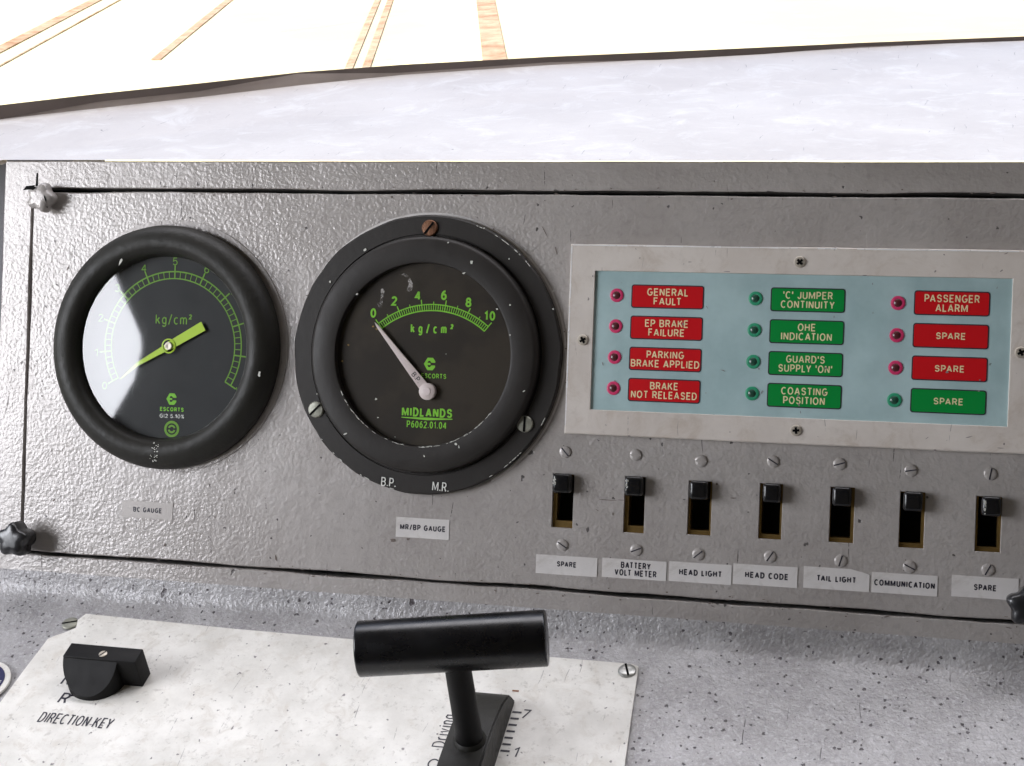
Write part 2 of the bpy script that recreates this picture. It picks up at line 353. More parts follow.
# stroke lettering: every glyph is a set of centre lines, drawn with mitred ribbons
def _arc(cx, cy, rx, ry, a0, a1, n=9): return [(cx + rx * cos(radians(a0 + (a1 - a0) * i / n)), cy + ry * sin(radians(a0 + (a1 - a0) * i / n))) for i in range(n + 1)]
_A = _arc
GL = {
 'A': (.66, [[(0, 0), (.32, 1.0)], [(.34, 1.0), (.66, 0)], [(.12, .30), (.54, .30)]]),
 'B': (.56, [[(0, 0), (0, 1), (.3, 1)] + _A(.3, .76, .24, .24, 90, -90)[1:] + [(0, .52)], [(.3, .52)] + _A(.3, .26, .28, .26, 90, -90)[1:] + [(0, 0)]]),
 'C': (.62, [_A(.34, .5, .34, .5, 48, 312, 16)]),
 'D': (.60, [[(.25, 0), (0, 0), (0, 1), (.25, 1)] + _A(.25, .5, .36, .5, 90, -90, 14)[1:]]),
 'E': (.50, [[(.52, 1), (0, 1), (0, 0), (.52, 0)], [(0, .52), (.46, .52)]]),
 'F': (.48, [[(.50, 1), (0, 1), (0, 0)], [(0, .52), (.42, .52)]]),
 'G': (.66, [_A(.35, .5, .35, .5, 50, 340, 16) + [(.68, .46), (.38, .46)]]),
 'H': (.58, [[(0, 0), (0, 1)], [(.58, 0), (.58, 1)], [(0, .52), (.58, .52)]]),
 'I': (.0, [[(0, 0), (0, 1)]]),
 'J': (.42, [[(.42, 1), (.42, .24)] + _A(.21, .24, .21, .24, 0, -180)[1:]]),
 'K': (.58, [[(0, 0), (0, 1)], [(.54, 1), (.10, .47)], [(.22, .62), (.58, 0)]]),
 'L': (.42, [[(0, 1), (0, 0), (.44, 0)]]),
 'M': (.80, [[(0, 0), (0, 1)], [(.03, 1), (.40, .12), (.77, 1)], [(.80, 1), (.80, 0)]]),
 'N': (.58, [[(0, 0), (0, 1)], [(.02, 1), (.56, 0)], [(.58, 0), (.58, 1)]]),
 'O': (.70, [_A(.35, .5, .35, .5, 90, 450, 22)]),
 'P': (.52, [[(0, 0), (0, 1), (.28, 1)] + _A(.28, .72, .26, .28, 90, -90)[1:] + [(0, .44)]]),
 'R': (.56, [[(0, 0), (0, 1), (.3, 1)] + _A(.3, .74, .24, .26, 90, -90)[1:] + [(0, .48)], [(.32, .48), (.56, 0)]]),
 'S': (.56, [[(.54, .76)] + _A(.28, .755, .25, .245, 20, 250, 10) + _A(.29, .26, .27, .26, 80, -160, 10)]),
 'T': (.56, [[(0, 1), (.56, 1)], [(.28, 1), (.28, 0)]]),
 'U': (.58, [[(0, 1), (0, .28)] + _A(.29, .28, .29, .28, 180, 360, 10)[1:] + [(.58, 1)]]),
 'V': (.62, [[(0, 1), (.30, 0)], [(.32, 0), (.62, 1)]]),
 'Y': (.60, [[(0, 1), (.30, .42)], [(.60, 1), (.30, .42)], [(.30, .48), (.30, 0)]]),
 '0': (.50, [_A(.25, .5, .25, .5, 90, 450, 20)]),
 '1': (.26, [[(0, .76), (.22, 1), (.22, 0)]]),
 '2': (.50, [_A(.25, .73, .24, .27, 165, -30, 10) + [(0, 0), (.52, 0)]]),
 '3': (.50, [_A(.24, .76, .23, .24, 160, -80, 9), _A(.24, .27, .26, .27, 85, -160, 10)]),
 '4': (.54, [[(.40, 0), (.40, 1)], [(.38, 1), (0, .28), (.56, .28)]]),
 '5': (.50, [[(.46, 1), (.08, 1), (.03, .54)] + _A(.24, .32, .26, .32, 130, -150, 12)]),
 '6': (.50, [_A(.27, .32, .24, .32, 90, 450, 14), _A(.40, .33, .37, .67, 180, 82, 8)]),
 '7': (.48, [[(0, 1), (.48, 1), (.16, 0)]]),
 '8': (.50, [_A(.25, .76, .21, .24, 90, 450, 14), _A(.25, .27, .25, .27, 90, 450, 14)]),
 '9': (.50, [_A(.23, .68, .23, .32, 90, 450, 14), _A(.10, .67, .37, .67, 0, -98, 8)]),
 '.': (.0, [[(0, 0), (0, .13)]]), "'": (.0, [[(0, 1.05), (0, .68)]]), '/': (.34, [[(0, -.08), (.34, 1.08)]]), ' ': (.12, []),
 '%': (.62, [_A(.14, .8, .13, .18, 90, 450, 10), _A(.48, .2, .13, .18, 90, 450, 10), [(.08, 0), (.54, 1)]]),
 '\u00b2': (.24, [_A(.12, .96, .12, .12, 165, -30, 7) + [(0, .62), (.26, .62)]]),
 'k': (.42, [[(0, 0), (0, 1)], [(.38, .68), (.02, .28)], [(.16, .42), (.42, 0)]]),
 'g': (.42, [_A(.22, .36, .22, .34, 40, 320, 12), [(.42, .70), (.42, -.10)] + _A(.21, -.10, .21, .20, 0, -150, 8)[1:]]),
 'c': (.42, [_A(.23, .36, .23, .36, 50, 310, 12)]),
 'm': (.68, [[(0, 0), (0, .72)], _A(.17, .50, .17, .22, 180, 0, 8) + [(.34, 0)], _A(.51, .50, .17, .22, 180, 0, 8) + [(.68, 0)]]),
 'r': (.26, [[(0, 0), (0, .72)], _A(.22, .46, .22, .26, 180, 80, 6)]),
 'i': (.0, [[(0, 0), (0, .72)], [(0, .88), (0, 1)]]),
 'v': (.40, [[(0, .72), (.20, 0), (.40, .72)]]),
 'n': (.38, [[(0, 0), (0, .72)], _A(.19, .50, .19, .22, 180, 0, 8) + [(.38, 0)]]),
}
def _ribbon(bm, pts, w, z):
    P_ = [Vector(p) for p in pts]; closed = (P_[0] - P_[-1]).length < 1e-4
    if closed: P_ = P_[:-1]
    n = len(P_); L, R_ = [], []
    for i in range(n):
        a = P_[i - 1] if (i > 0 or closed) else None; b = P_[(i + 1) % n] if (i < n - 1 or closed) else None
        d1 = (P_[i] - a).normalized() if a is not None else None; d2 = (b - P_[i]).normalized() if b is not None else None
        if d1 is None: d1 = d2
        if d2 is None: d2 = d1
        t = d1 + d2
        if t.length < 1e-3: t = d1
        t.normalize(); nn = Vector((-t.y, t.x)); k = min(1 / max(.25, t.dot(d1)), 1.9)
        L.append(bm.verts.new((*(P_[i] + nn * w / 2 * k), z))); R_.append(bm.verts.new((*(P_[i] - nn * w / 2 * k), z)))
    for i in range(n if closed else n - 1):
        j = (i + 1) % n; f = bm.faces.new((R_[i], R_[j], L[j], L[i])); f.normal_update()
        if f.normal.z < 0: f.normal_flip()
def text_mesh(body, width, height, bold=.16, shear=0., spacing=1., line=1.0):
    """flat lettering, centred on its own bounding box, width x height mm; bold = stroke width / cap height"""
    bm = bmesh.new(); lines = body.split('\n'); hs = 1.32 * line
    nat = []
    for ln in lines:
        x = 0; pos = []; pc = ''
        for ch in ln:
            x -= {'LA': .0, 'AT': .12, 'TA': .14, 'PA': .08, 'LT': .12, 'AV': .1, 'RY': .04, 'AU': .03, 'RA': .03, 'AY': .1, 'LY': .1, 'TT': .02, 'KA': .03, 'AK': .02, 'IT': .0}.get(pc + ch, 0); pc = ch
            wd, st = GL[ch]; pos.append((x, st)); x += wd + (bold + .19) * spacing
        nat.append((x - (bold + .19) * spacing, pos))
    mw = max(a for a, b in nat)
    # draw in real millimetres so the stroke stays even
    sx = width / (mw + bold); sy = height / (1 + bold + hs * (len(lines) - 1)); w_ = bold * sy * min(1.1, max(.75, sx / sy))
    for k, (lw, pos) in enumerate(nat):
        z = 0
        for x, st in pos:
            for pl_ in st:
                pts = [((x + px - lw / 2) * sx + shear * py * sy, (py - hs * k) * sy) for px, py in pl_]
                _ribbon(bm, pts, w_, z); z = (z + .012) % .06
    ys = [v.co.y for v in bm.verts]; xs = [v.co.x for v in bm.verts]
    c = Vector(((min(xs) + max(xs)) / 2, (min(ys) + max(ys)) / 2, 0))
    for v in bm.verts: v.co -= c
    me = bpy.data.meshes.new('t'); bm.to_mesh(me); bm.free(); return me
def text(parent, body, cx, cy, z, width, height, mat, bold=.17, shear=0., spacing=1., line=1., rot=0, name='lettering'):
    me = text_mesh(body, width, height, bold, shear, spacing, line); bm = bmesh.new(); bm.from_mesh(me); bpy.data.meshes.remove(me)
    return build(name, bm, mat, parent, loc=(cx, cy, z), smooth=None, rotz=rot)
def add_text(bm, body, cx, cy, z, width, height, bold=.15, rot=0, spacing=1., mi=0):
    me = text_mesh(body, width, height, bold, 0, spacing)
    me.transform(Matrix.Translation((cx, cy, z)) @ Matrix.Rotation(rot, 4, 'Z'))
    n0 = len(bm.faces); bm.from_mesh(me); bpy.data.meshes.remove(me)
    bm.faces.ensure_lookup_table()
    for f in bm.faces[n0:]: f.material_index = mi
def blob(bm, x, y, z, rx, ry, rot=0, n=9, mi=0, rnd=random):
    pts = []
    for i in range(n):
        a = 2 * pi * i / n; k = rnd.uniform(.6, 1.2); u, v = rx * k * cos(a), ry * k * sin(a)
        pts.append((x + u * cos(rot) - v * sin(rot), y + u * sin(rot) + v * cos(rot)))
    flat(bm, pts, z, mi)
def screw(parent, x, y, z, r=3, h=1.3, ang=.8, mats=('grey', 'ink'), cross=False, name='screw', sw=.16, squash=1):
    bm = bmesh.new()
    lathe(bm, [(r * 1.0, 0), (r, h * .55), (r * .9, h * .85), (r * .5, h), (0, h * 1.02)], 24)
    for a in ((ang, ang + pi / 2) if cross else (ang,)):
        L = r * (.62 if cross else .93); p = Vector((cos(a), sin(a))) * L
        for s0, s1 in ((-1, 1),):
            bar2(bm, p * s0, p * s1, r * sw * 2, h * 1.12, mi=1)
            b2 = [tuple(p * s0), tuple(p * s1)]
    o = build(name, bm, list(mats), parent, loc=(x, y, z))
    return o

# ------------------------------------------------------------------ outside the windscreen
bm = bmesh.new(); flat(bm, [(-600000, 700), (600000, 700), (600000, 900000), (-600000, 900000)], -2900)
tag(build('ground', bm, 'ground', M=ML, smooth=None), kind='structure')
def trk(xa, ya, wd, lab, y1=90000, y0=9000, h=120):
    k = (-13743 + 15651) / (27570 - 20922)
    X = lambda y: xa - k * (y - ya)
    bm = bmesh.new(); prism(bm, [(X(y0) - wd / 2, y0), (X(y0) + wd / 2, y0), (X(y1) + wd / 2, y1), (X(y1) - wd / 2, y1)], -2896, -2896 + h)
    tag(build('rail', bm, 'rail', M=ML, smooth=None), lab, 'rail', 'rusty rails beyond the windscreen')
trk(-13743, 20922, 260, 'long orange rusty rail outside at far left of the windscreen', h=16)
trk(-13200, 20922, 40, 'faint narrow grey rail beside the leftmost orange rail outside', h=16)
trk(-10800, 20922, 150, 'thin orange rail outside, second from the left edge', y0=19600, h=16)
trk(-7800, 20922, 110, 'rusty rail outside, left one of the close pair above the big gauge', h=16, y0=18000)
trk(-7560, 20922, 110, 'rusty rail outside, right one of the close pair above the big gauge', h=16, y0=18000)
trk(-5800, 20922, 330, 'wide tan rail strip outside above the middle of the console', h=30, y0=15000)

# ------------------------------------------------------------------ cab shell
wb = [(-620, -40)] + [Lg(u, v, 6) for u, v in [(-40, 124), (0, 120), (100, 109), (200, 98), (300, 86), (400, 76), (550, 66), (700, 58), (860, 49), (1024, 41)]] + [(330, 395), (520, 400)]
_w = wb[1:11]; _x = [p[0] for p in _w]
def wcurve_strip(bm, zs0, zs1, o0, o1, th0=1.0):
    """wall following the window base curve; heights may vary along it"""
    rows = []
    n = len(wb)
    for i, (x, y) in enumerate(wb):
        z0 = zs0(i) if callable(zs0) else zs0; z1 = zs1(i) if callable(zs1) else zs1
        rows.append([bm.verts.new((x, y + o0, z0)), bm.verts.new((x, y + o1, z1))])
    for a, b in zip(rows, rows[1:]): bm.faces.new((a[0], b[0], b[1], a[1]))
# roof and rear wall of the driving cab keep direct sun off the console
bm = bmesh.new(); box(bm, -1000, -2100, 900, 1250, 160, 940)
tag(build('cab_roof', bm, 'cab', M=ML, smooth=None), kind='structure')
bm = bmesh.new(); box(bm, -1000, -2140, -1500, 1250, -2100, 940)
tag(build('cab_rear_wall', bm, 'cab', M=ML, smooth=None), kind='structure')
bm = bmesh.new(); box(bm, 1250, -2140, -1500, 1290, 400, 940)
tag(build('cab_right_wall', bm, 'cab', M=ML, smooth=None), kind='structure')
# left wall with its side window (opening measured from the reflection in the small gauge)
bm = bmesh.new()
hole = [(-73, 1096), (-23, 1152), (18, 1170), (38, 1166), (110, 1094), (300, 900), (330, 400), (-40, 260), (-230, 600), (-200, 940)]
cy = sum(a for a, b in hole) / 10; cz = sum(b for a, b in hole) / 10
iv = [bm.verts.new((-900, y, z)) for y, z in hole]
ov = []
for y, z in hole:
    a = atan2(z - cz, y - cy); ov.append(bm.verts.new((-900, cy + 1900 * cos(a), max(60, cz + 1900 * sin(a)))))
n = len(hole)
for i in range(n):
    j = (i + 1) % n
    bm.faces.new((iv[i], iv[j], ov[j], ov[i]))
tag(build('cab_left_wall', bm, 'cab', smooth=None), kind='structure')
# wall beside the console
bm = bmesh.new(); box(bm, -900, -260, -110, -377, 132, -72)
tag(build('cab_front_wall', bm, 'sidewall', smooth=None), kind='structure')

# windscreen: trim strip, outer sill, pane
ws = thing('windscreen', 'curved cab windscreen with dark trim strip behind the white ledge', 'windscreen', (0, 0, 0), ML)
bm = bmesh.new()
hts = [14, 14, 14.5, 15, 14.5, 14, 13, 11.5, 10.5, 9.5, 8.5, 8, 8]
hj = [mnoise.noise(Vector((i * .9, 3, 0))) * .6 for i in range(len(wb))]
wcurve_strip(bm, 2, lambda i: hts[i] + hj[i], 0, 3); wcurve_strip(bm, lambda i: hts[i] + hj[i], lambda i: hts[i] - 2, 3, 14)
build('trim_strip', bm, 'trim', ws, smooth=30)
bm = bmesh.new(); wcurve_strip(bm, lambda i: hts[i] * (.74 + .45 * mnoise.noise(Vector((i * 1.7, 8, 0)))), lambda i: hts[i] + hj[i] + .4, -.6, -.2)
build('sealing_lip', bm, 'lip', ws, smooth=30)
bm = bmesh.new(); wcurve_strip(bm, lambda i: hts[i] - 2, lambda i: hts[i] - 14, 14.5, 75)
build('outer_sill', bm, 'sill', ws, smooth=30)
bm = bmesh.new(); wcurve_strip(bm, lambda i: hts[i] - 1, 890, 9, -120)
build('pane', bm, 'wglass', ws, smooth=16)

# ------------------------------------------------------------------ console
con = thing('control_console', 'silver grey hammered paint driving console with a hinged instrument door', 'control console', (0, 0, 0))
DX0, DY0, DX1, DY1 = -358.2, -104.2, 165, 93.1
slots = [(-64.7, -46.2, -54.3, -72.7), (-28.9, -45.7, -18.9, -73.1), (2.3, -46.2, 13.5, -72.2), (36.3, -45.7, 47.0, -72.1), (69.3, -45.6, 80.4, -71.7), (101.2, -46.1, 112.4, -72.2), (135.2, -46.4, 146.4, -71.9)]
bm = bmesh.new()
outer = jloop(-375, -121, 262, 107.5, 14, .15, 3)
sheet(bm, outer, [jloop(DX0, DY0, DX1, DY1, 8, .45, 5)], 0, 14, .7, .5)
build('panel_surround', bm, 'grey', con, smooth=40)
bm = bmesh.new(); box(bm, DX0 - 6, DY0 - 6, -16, DX1 + 6, DY1 + 6, -14.2)
build('gap_backing', bm, 'gap', con, smooth=None)
bm = bmesh.new()
sheet(bm, jloop(DX0 + 1.7, DY0 + 1.9, DX1 - 1.8, DY1 - 2.1, 8, .4, 9), [[(x0, y1), (x1, y1), (x1, y0), (x0, y0)] for x0, y0, x1, y1 in slots], .2, 3, .6, .25)
build('instrument_door', bm, 'grey', con, smooth=40)
# desk: foot of the panel, rounded fold, then the sloping desk
bm = bmesh.new(); prof = [(-113, -.3), (-113.1, .12), (-116.5, .14)]
R = 13.0; phi = DE; tl = R * math.tan(phi / 2); y0 = FOLD + tl
for i in range(9):
    a = phi * i / 8; prof.append((y0 - R * sin(a), R * (1 - cos(a))))
for s in (16, 30, 60, 100, 160, 230, 320): prof.append((FOLD - s * cos(DE), s * sin(DE)))
prof = prof[:2] + [p for p in prof[2:] if True]
xs = [-620, -500, -376, -300, -200, -100, 0, 100, 200, 300, 420]
rows = [[bm.verts.new((x, y + 0.8 * mnoise.noise(Vector((x * .01, y * .02, 0))) * (1 if y < -118 else 0), z)) for x in xs] for y, z in prof]
for a, b in zip(rows, rows[1:]):
    for i in range(len(xs) - 1): bm.faces.new((a[i], a[i + 1], b[i + 1], b[i]))
build('desk_top', bm, 'desk', con, smooth=16)
# ledge on top, two facets
bm = bmesh.new(); cr = [(-376, -1.5), (-377, 4), (-320, 62), (-192, 128), (-60, 175), (120, 205), (262, 215)]
fr = [(-376, -1.6), (-370, -1.2), (-320, -1.2), (-192, -1.2), (-60, -1.2), (120, -1.2), (262, -1.2)]
a = [bm.verts.new((x, y, .8)) for x, y in fr]; b = [bm.verts.new((x, y, 1.0)) for x, y in cr]
for i in range(6): bm.faces.new((a[i], a[i + 1], b[i + 1], b[i]))
a0 = [bm.verts.new((x, y - .1, -9)) for x, y in fr]
cb = [bm.verts.new((x, y, 1.0 - .4)) for x, y in cr]
back = [(-620, -40)] + wb[1:]
bk = [bm.verts.new((x, y + 3, 6.5)) for x, y in wb]
mp = [0, 0, 0, 1, 1, 2, 3, 3, 4, 4, 5, 6, 6]
for i in range(len(wb) - 1):
    u, v = mp[i], mp[i + 1]
    bm.faces.new((cb[u], bk[i + 1], bk[i])) if u == v else bm.faces.new((cb[u], cb[v], bk[i + 1], bk[i]))
lo = bm.verts.new((-620, -40, -120)); 
o = build('top_ledge', bm, 'ledge', None, M=ML, smooth=12); mw = o.matrix_world.copy(); o.parent = con; o.matrix_parent_inverse = con.matrix_world.inverted()
o.matrix_world = mw
# sheet of side ledge left of the console
bm = bmesh.new(); flat(bm, [(-900, -1), (-377, -1), (-377, 4), (-440, 116), (-900, 0)], -2)
tag(build('cab_side_ledge', bm, 'ledge', M=ML, smooth=None), kind='structure')

# ------------------------------------------------------------------ clamp knobs
def knob(cx, cy, R, z0, z1, mat, label, rot=.3, lobes=5, marks=False):
    t = thing('clamp_knob', label, 'knob', (cx, cy, 0), rotz=rot, group='lobed clamp knobs at the door corners')
    bm = bmesh.new(); lathe(bm, [(R * .5, 0), (R * .45, z0 + 1)], 20); build('stem', bm, mat, t)
    bm = bmesh.new(); N = 60
    rr = lambda a: R * (.88 + .12 * cos(lobes * a))
    loops = [(.72, z0), (1, z0 + 2), (1, z1 - 3), (.93, z1 - 1), (.80, z1), (.4, z1 + .2)]
    rings = [[bm.verts.new((rr(2 * pi * i / N) * k * cos(2 * pi * i / N), rr(2 * pi * i / N) * k * sin(2 * pi * i / N), z)) for i in range(N)] for k, z in loops]
    for a, b in zip(rings, rings[1:]):
        for i in range(N): bm.faces.new((a[i], a[(i + 1) % N], b[(i + 1) % N], b[i]))
    bm.faces.new(rings[-1]); bm.faces.new(rings[0][::-1])
    build('grip', bm, mat, t, smooth=50)
    if marks:
        bm = bmesh.new(); blob(bm, -3.5, 4.5, z1 + .35, 3.6, 1.1, .1); blob(bm, 4.5, -1, z1 + .35, .5, 2.6, .3); blob(bm, -6.2, -3, z1 - 1.1, .7, 1.3, 0)
        build('paint_gaps', bm, 'gap', t, smooth=None)
plain('knobmat', (.010, .010, .012), .3, 0, .8, .4, 60)
knob(*P(12, 540, 16), 9.6, 6, 18, 'knobmat', 'black lobed clamp knob at the lower left corner of the instrument door')
knob(*P(39, 197, 9), 8.2, 2, 10, 'grey', 'clamp knob painted over in grey at the upper left door corner', 0, 5, True)
knob(*P(1028, 607, 14), 9.5, 6, 16, 'knobmat', 'black clamp knob cut off by the right picture edge, below the switches')
# split in the surround above the painted knob
x, y = P(37, 181); bm = bmesh.new(); flat(bm, [(x - .7, y - 3), (x + .7, y - 3), (x + .5, y + 4.5), (x - .4, y + 4)], .15); flat(bm, [(x - 8, y - 5), (x - 2, y - 4.4), (x - 1, y - 2.2), (x - 6.5, y - 2.8)], .15)
build('corner_split', bm, 'gap', con, smooth=None)

# ------------------------------------------------------------------ gauges
def logo(bm, cx, cy, s, z, mi=0):
    out = [(-.95, 0), (-.35, 1), (.55, 1), (.95, .5), (.95, .22), (.3, .22), (.1, .5), (-.2, .5), (-.42, 0), (-.2, -.5), (.1, -.5), (.3, -.22), (.95, -.22), (.95, -.5), (.55, -1), (-.35, -1)]
    flat(bm, [(cx + a * s, cy + b * s) for a, b in out], z, mi); bar2(bm, (cx - .4 * s, cy), (cx + .15 * s, cy), s * .34, z, mi=mi)
# ---- small gauge
G1 = (-274.7, 9.4)
g1 = thing('pressure_gauge', 'smaller black rimmed gauge with lime needle and bright window reflection in its glass', 'gauge', (*G1, 0))
bm = bmesh.new(); lathe(bm, [(66.4, .2), (66.4, .8), (64, .9)], 96, (1.3, .8)); build('mounting_ring', bm, 'grey', g1)
bm = bmesh.new(); lathe(bm, [(63.7, 0.5), (63.9, 4), (63.2, 7), (61.5, 9.8), (58.8, 12), (55.6, 13), (52.8, 12.9), (50.6, 12), (49.2, 10.6), (48.3, 8.4), (47.8, 5.2), (47.5, 2)], 128)
build('bezel', bm, 'rubber', g1, smooth=50)
bm = bmesh.new(); lathe(bm, [(48, 3), (0, 3)], 64); dial = build('dial', bm, 'dial_a', g1)
def q1(u, v, z=3): a, b = P(u, v, z); return a - G1[0], b - G1[1]
c0 = q1(172.5, 346)
bm = bmesh.new(); z = 3.15; A = lambda val: pi / 2 - radians(24 * (val - 5))
ringpoly(bm, 38.6, 39.3, A(0), A(10), z, 96, c0); ringpoly(bm, 35.0, 35.6, A(0), A(10), z, 96, c0)
for i in range(51):
    a = A(i / 5); maj = i % 5 == 0; u = Vector((cos(a), sin(a)))
    r1 = 42.2 if maj else 39; bar2(bm, Vector(c0) + u * 35.2, Vector(c0) + u * r1, .75 if maj else .42, z + .03)
for v in range(0, 11):
    a = A(v); rr = 44.3; add_text(bm, str(v), c0[0] + rr * cos(a) * 1.0, c0[1] + rr * sin(a) * 1.0, z + .04, 2.9 if v < 10 else 4.2, 4.1, .13)
build('scale', bm, 'limed', g1, smooth=None)
bm = bmesh.new(); a = q1(155.8, 320); b = q1(192, 320)
add_text(bm, 'kg/cm²', (a[0] + b[0]) / 2, a[1], z, b[0] - a[0], 5.2, .13)
build('unit_lettering', bm, 'limed', g1, smooth=None)
bm = bmesh.new(); a = q1(171.5, 399); logo(bm, a[0], a[1], 3.0, z); a = q1(172, 409.3); add_text(bm, 'ESCORTS', a[0], a[1], z, 13.6, 2.1, .24)
build('maker_mark', bm, 'lime', g1, smooth=None)
bm = bmesh.new(); a = q1(172, 416); add_text(bm, 'GI2 5.10%', a[0], a[1], z, 14, 2.0, .12); a = q1(171.8, 429)
build('type_lettering', bm, 'steel', g1, smooth=None)
bm = bmesh.new(); ringpoly(bm, 3.0, 4.3, 0, 2 * pi, z, 32, a); ringpoly(bm, 1.2, 2.2, .3, 2.8, z, 12, a); ringpoly(bm, 1.2, 2.2, 3.4, 6, z, 12, a)
build('approval_mark', bm, 'limed', g1, smooth=None)
bm = bmesh.new(); hb = Vector(q1(168.5, 346, 5)); tl_ = Vector(q1(203, 326, 5)); tp = Vector(q1(120, 379, 5)); dr = (tl_ - hb).normalized()
bar2(bm, hb, tl_, 4.4, 4.7, 5.2); bar2(bm, hb, hb - dr * 20, 3.6, 4.7, 1.9); bar2(bm, hb - dr * 20, tp, 1.9, 4.7, .25)
nd = build('needle', bm, 'lime_needle', g1, smooth=None)
bm = bmesh.new(); lathe(bm, [(3.9, 4.2), (3.9, 5.0), (3.2, 5.1)], 32, hb); build('hub', bm, 'lime_needle', nd)
bm = bmesh.new(); lathe(bm, [(2.1, 5.1), (2.0, 5.5), (.6, 5.6), (0, 5.3)], 24, hb); build('pin', bm, 'pin', nd)
bm = bmesh.new(); lathe(bm, [(47.9, 5.9), (0, 5.9)], 64); build('glass', bm, 'glass', g1, smooth=None)
# chips and scuffs on the rim
bm = bmesh.new(); rnd = random.Random(3)
def on1(u, v, zz): a, b = P(u, v, zz); return a - G1[0], b - G1[1]
a = on1(122, 262, 11); blob(bm, a[0], a[1], 12.6, .8, 2.1, -.5, rnd=rnd)
a = on1(259, 374, 12); blob(bm, a[0], a[1], 12.2, 1.0, 1.5, 0, rnd=rnd)
for i in range(26):
    u = rnd.gauss(155, 2.2); v = rnd.uniform(443, 463); a = on1(u, v, 13); r = math.hypot(*a); zz = 13.05 - .035 * (r - 55.5) ** 2 + .12
    blob(bm, a[0], a[1], max(zz, 8), rnd.uniform(.2, .6), rnd.uniform(.15, .35), rnd.uniform(-.4, .9), 6, rnd=rnd)
build('paint_chips', bm, 'chip', g1, smooth=None)['kind'] = 'stuff'

# ---- big gauge
G2 = (-132.1, 10.1)
g2 = thing('pressure_gauge', 'larger black flanged gauge with pale needle at zero and three screws', 'gauge', (*G2, 0))
def q2(u, v, z=9): a, b = P(u, v, z); return a - G2[0], b - G2[1]
bm = bmesh.new(); rnd = random.Random(5)
lathe(bm, [(70, .3), (70, 3.4), (69.2, 4.2), (60.5, 4.4), (60.2, 3.6), (59.6, 3.6), (59.4, 4.4)], 160)
for v in bm.verts:
    r = math.hypot(v.co.x, v.co.y)
    if r > 68:
        a = atan2(v.co.y, v.co.x); k = mnoise.noise(Vector((cos(a) * 6, sin(a) * 6, 0))) * .5; v.co.x *= 1 + k / 70; v.co.y *= 1 + k / 70
build('flange', bm, 'flange', g2, smooth=40)
bm = bmesh.new(); lathe(bm, [(59.2, 3.5), (58.9, 7.8), (58.0, 9.2), (56.8, 9.7), (47.0, 9.9), (45.9, 9.6), (45.6, 8), (45.5, 4.5)], 128)
build('bezel', bm, 'flange', g2, smooth=40)
bm = bmesh.new(); ringpoly(bm, 70.6, 71.6, radians(-60), radians(150), .25, 60, (0.3, 0)); build('primer_edge', bm, 'sticker', g2, smooth=None)
bm = bmesh.new(); lathe(bm, [(45.8, 6), (0, 6)], 64); build('dial', bm, 'dial_b', g2)
bm = bmesh.new(); z = 6.15; c0 = Vector(q2(430.5, 394.5, 6)); A = lambda val: pi / 2 - radians(7.9 * (val - 5))
RO = 45.2; ringpoly(bm, RO - .55, RO, A(0), A(10), z, 64, c0); ringpoly(bm, RO - 3.6, RO - 3.0, A(0), A(10), z, 64, c0)
for i in range(51):
    a = A(i / 5); u = Vector((cos(a), sin(a))); r1 = RO + (2.3 if i % 10 == 0 else 1.1 if i % 5 == 0 else 0)
    bar2(bm, c0 + u * (RO - 3.4), c0 + u * r1, .55 if i % 10 == 0 else .38, z + .03)
for v, (u_, v_) in zip((0, 2, 4, 6, 8, 10), ((373.5, 313), (394, 301), (417.4, 295.3), (444, 295.3), (468.6, 302.4), (490, 315.5))):
    a = q2(u_, v_, 6); add_text(bm, str(v), a[0], a[1], z + .03, 3.1 if v < 10 else 5.6, 4.7, .23)
build('scale', bm, 'lime', g2, smooth=None)
bm = bmesh.new(); a = q2(410.8, 329, 6); b = q2(453.5, 329, 6); add_text(bm, 'kg/cm²', (a[0] + b[0]) / 2, a[1], z, b[0] - a[0], 4.8, .25, 0, 1.9)
build('unit_lettering', bm, 'lime', g2, smooth=None)
bm = bmesh.new(); a = q2(429.6, 364, 6); logo(bm, a[0], a[1], 3.1, z); a = q2(432, 376); add_text(bm, 'ESCORTS', a[0], a[1], z, 13.0, 2.4, .2)
build('maker_mark', bm, 'lime', g2, smooth=None)
bm = bmesh.new(); a = q2(427, 412.5, 6); add_text(bm, 'MIDLANDS', a[0], a[1], z, 26.3, 4.6, .26)
a = q2(401.5, 416.8, 6); b = q2(427, 419, 6); c = q2(452.5, 419.3, 6)
flat(bm, [(a[0], a[1]), (a[0], a[1] - .35), (b[0], b[1] - .6), (c[0], c[1] - .2), (c[0], c[1] + .25), (b[0], b[1] + .7)], z)
a = q2(426.5, 424.6, 6); add_text(bm, 'P6062.01.04', a[0], a[1], z, 20.8, 3.6, .20)
build('name_lettering', bm, 'lime', g2, smooth=None)
hb = Vector(q2(427, 391.5, 8.5)); tp = Vector(q2(374, 322, 8.5)); dr = (tp - hb).normalized(); nn = Vector((-dr.y, dr.x)); tl_ = (tp - hb).length
bm = bmesh.new(); pts = [hb + nn * 2.6, hb + dr * 12 + nn * 2.1, hb + dr * (tl_ - 3) + nn * .7, tp, hb + dr * (tl_ - 3) - nn * .7, hb + dr * 12 - nn * 2.1, hb - nn * 2.6]
prism(bm, [tuple(p) for p in pts][::-1], 7.6, 8.2, .2); nd = build('needle', bm, 'pale', g2)
bm = bmesh.new(); lathe(bm, [(4.2, 6.1), (4.2, 8.6), (3.5, 9.0), (0, 9.0)], 32, hb); lathe(bm, [(2.0, 9.05), (1.9, 9.3), (0, 9.4)], 20, hb); build('hub', bm, 'pale', nd)
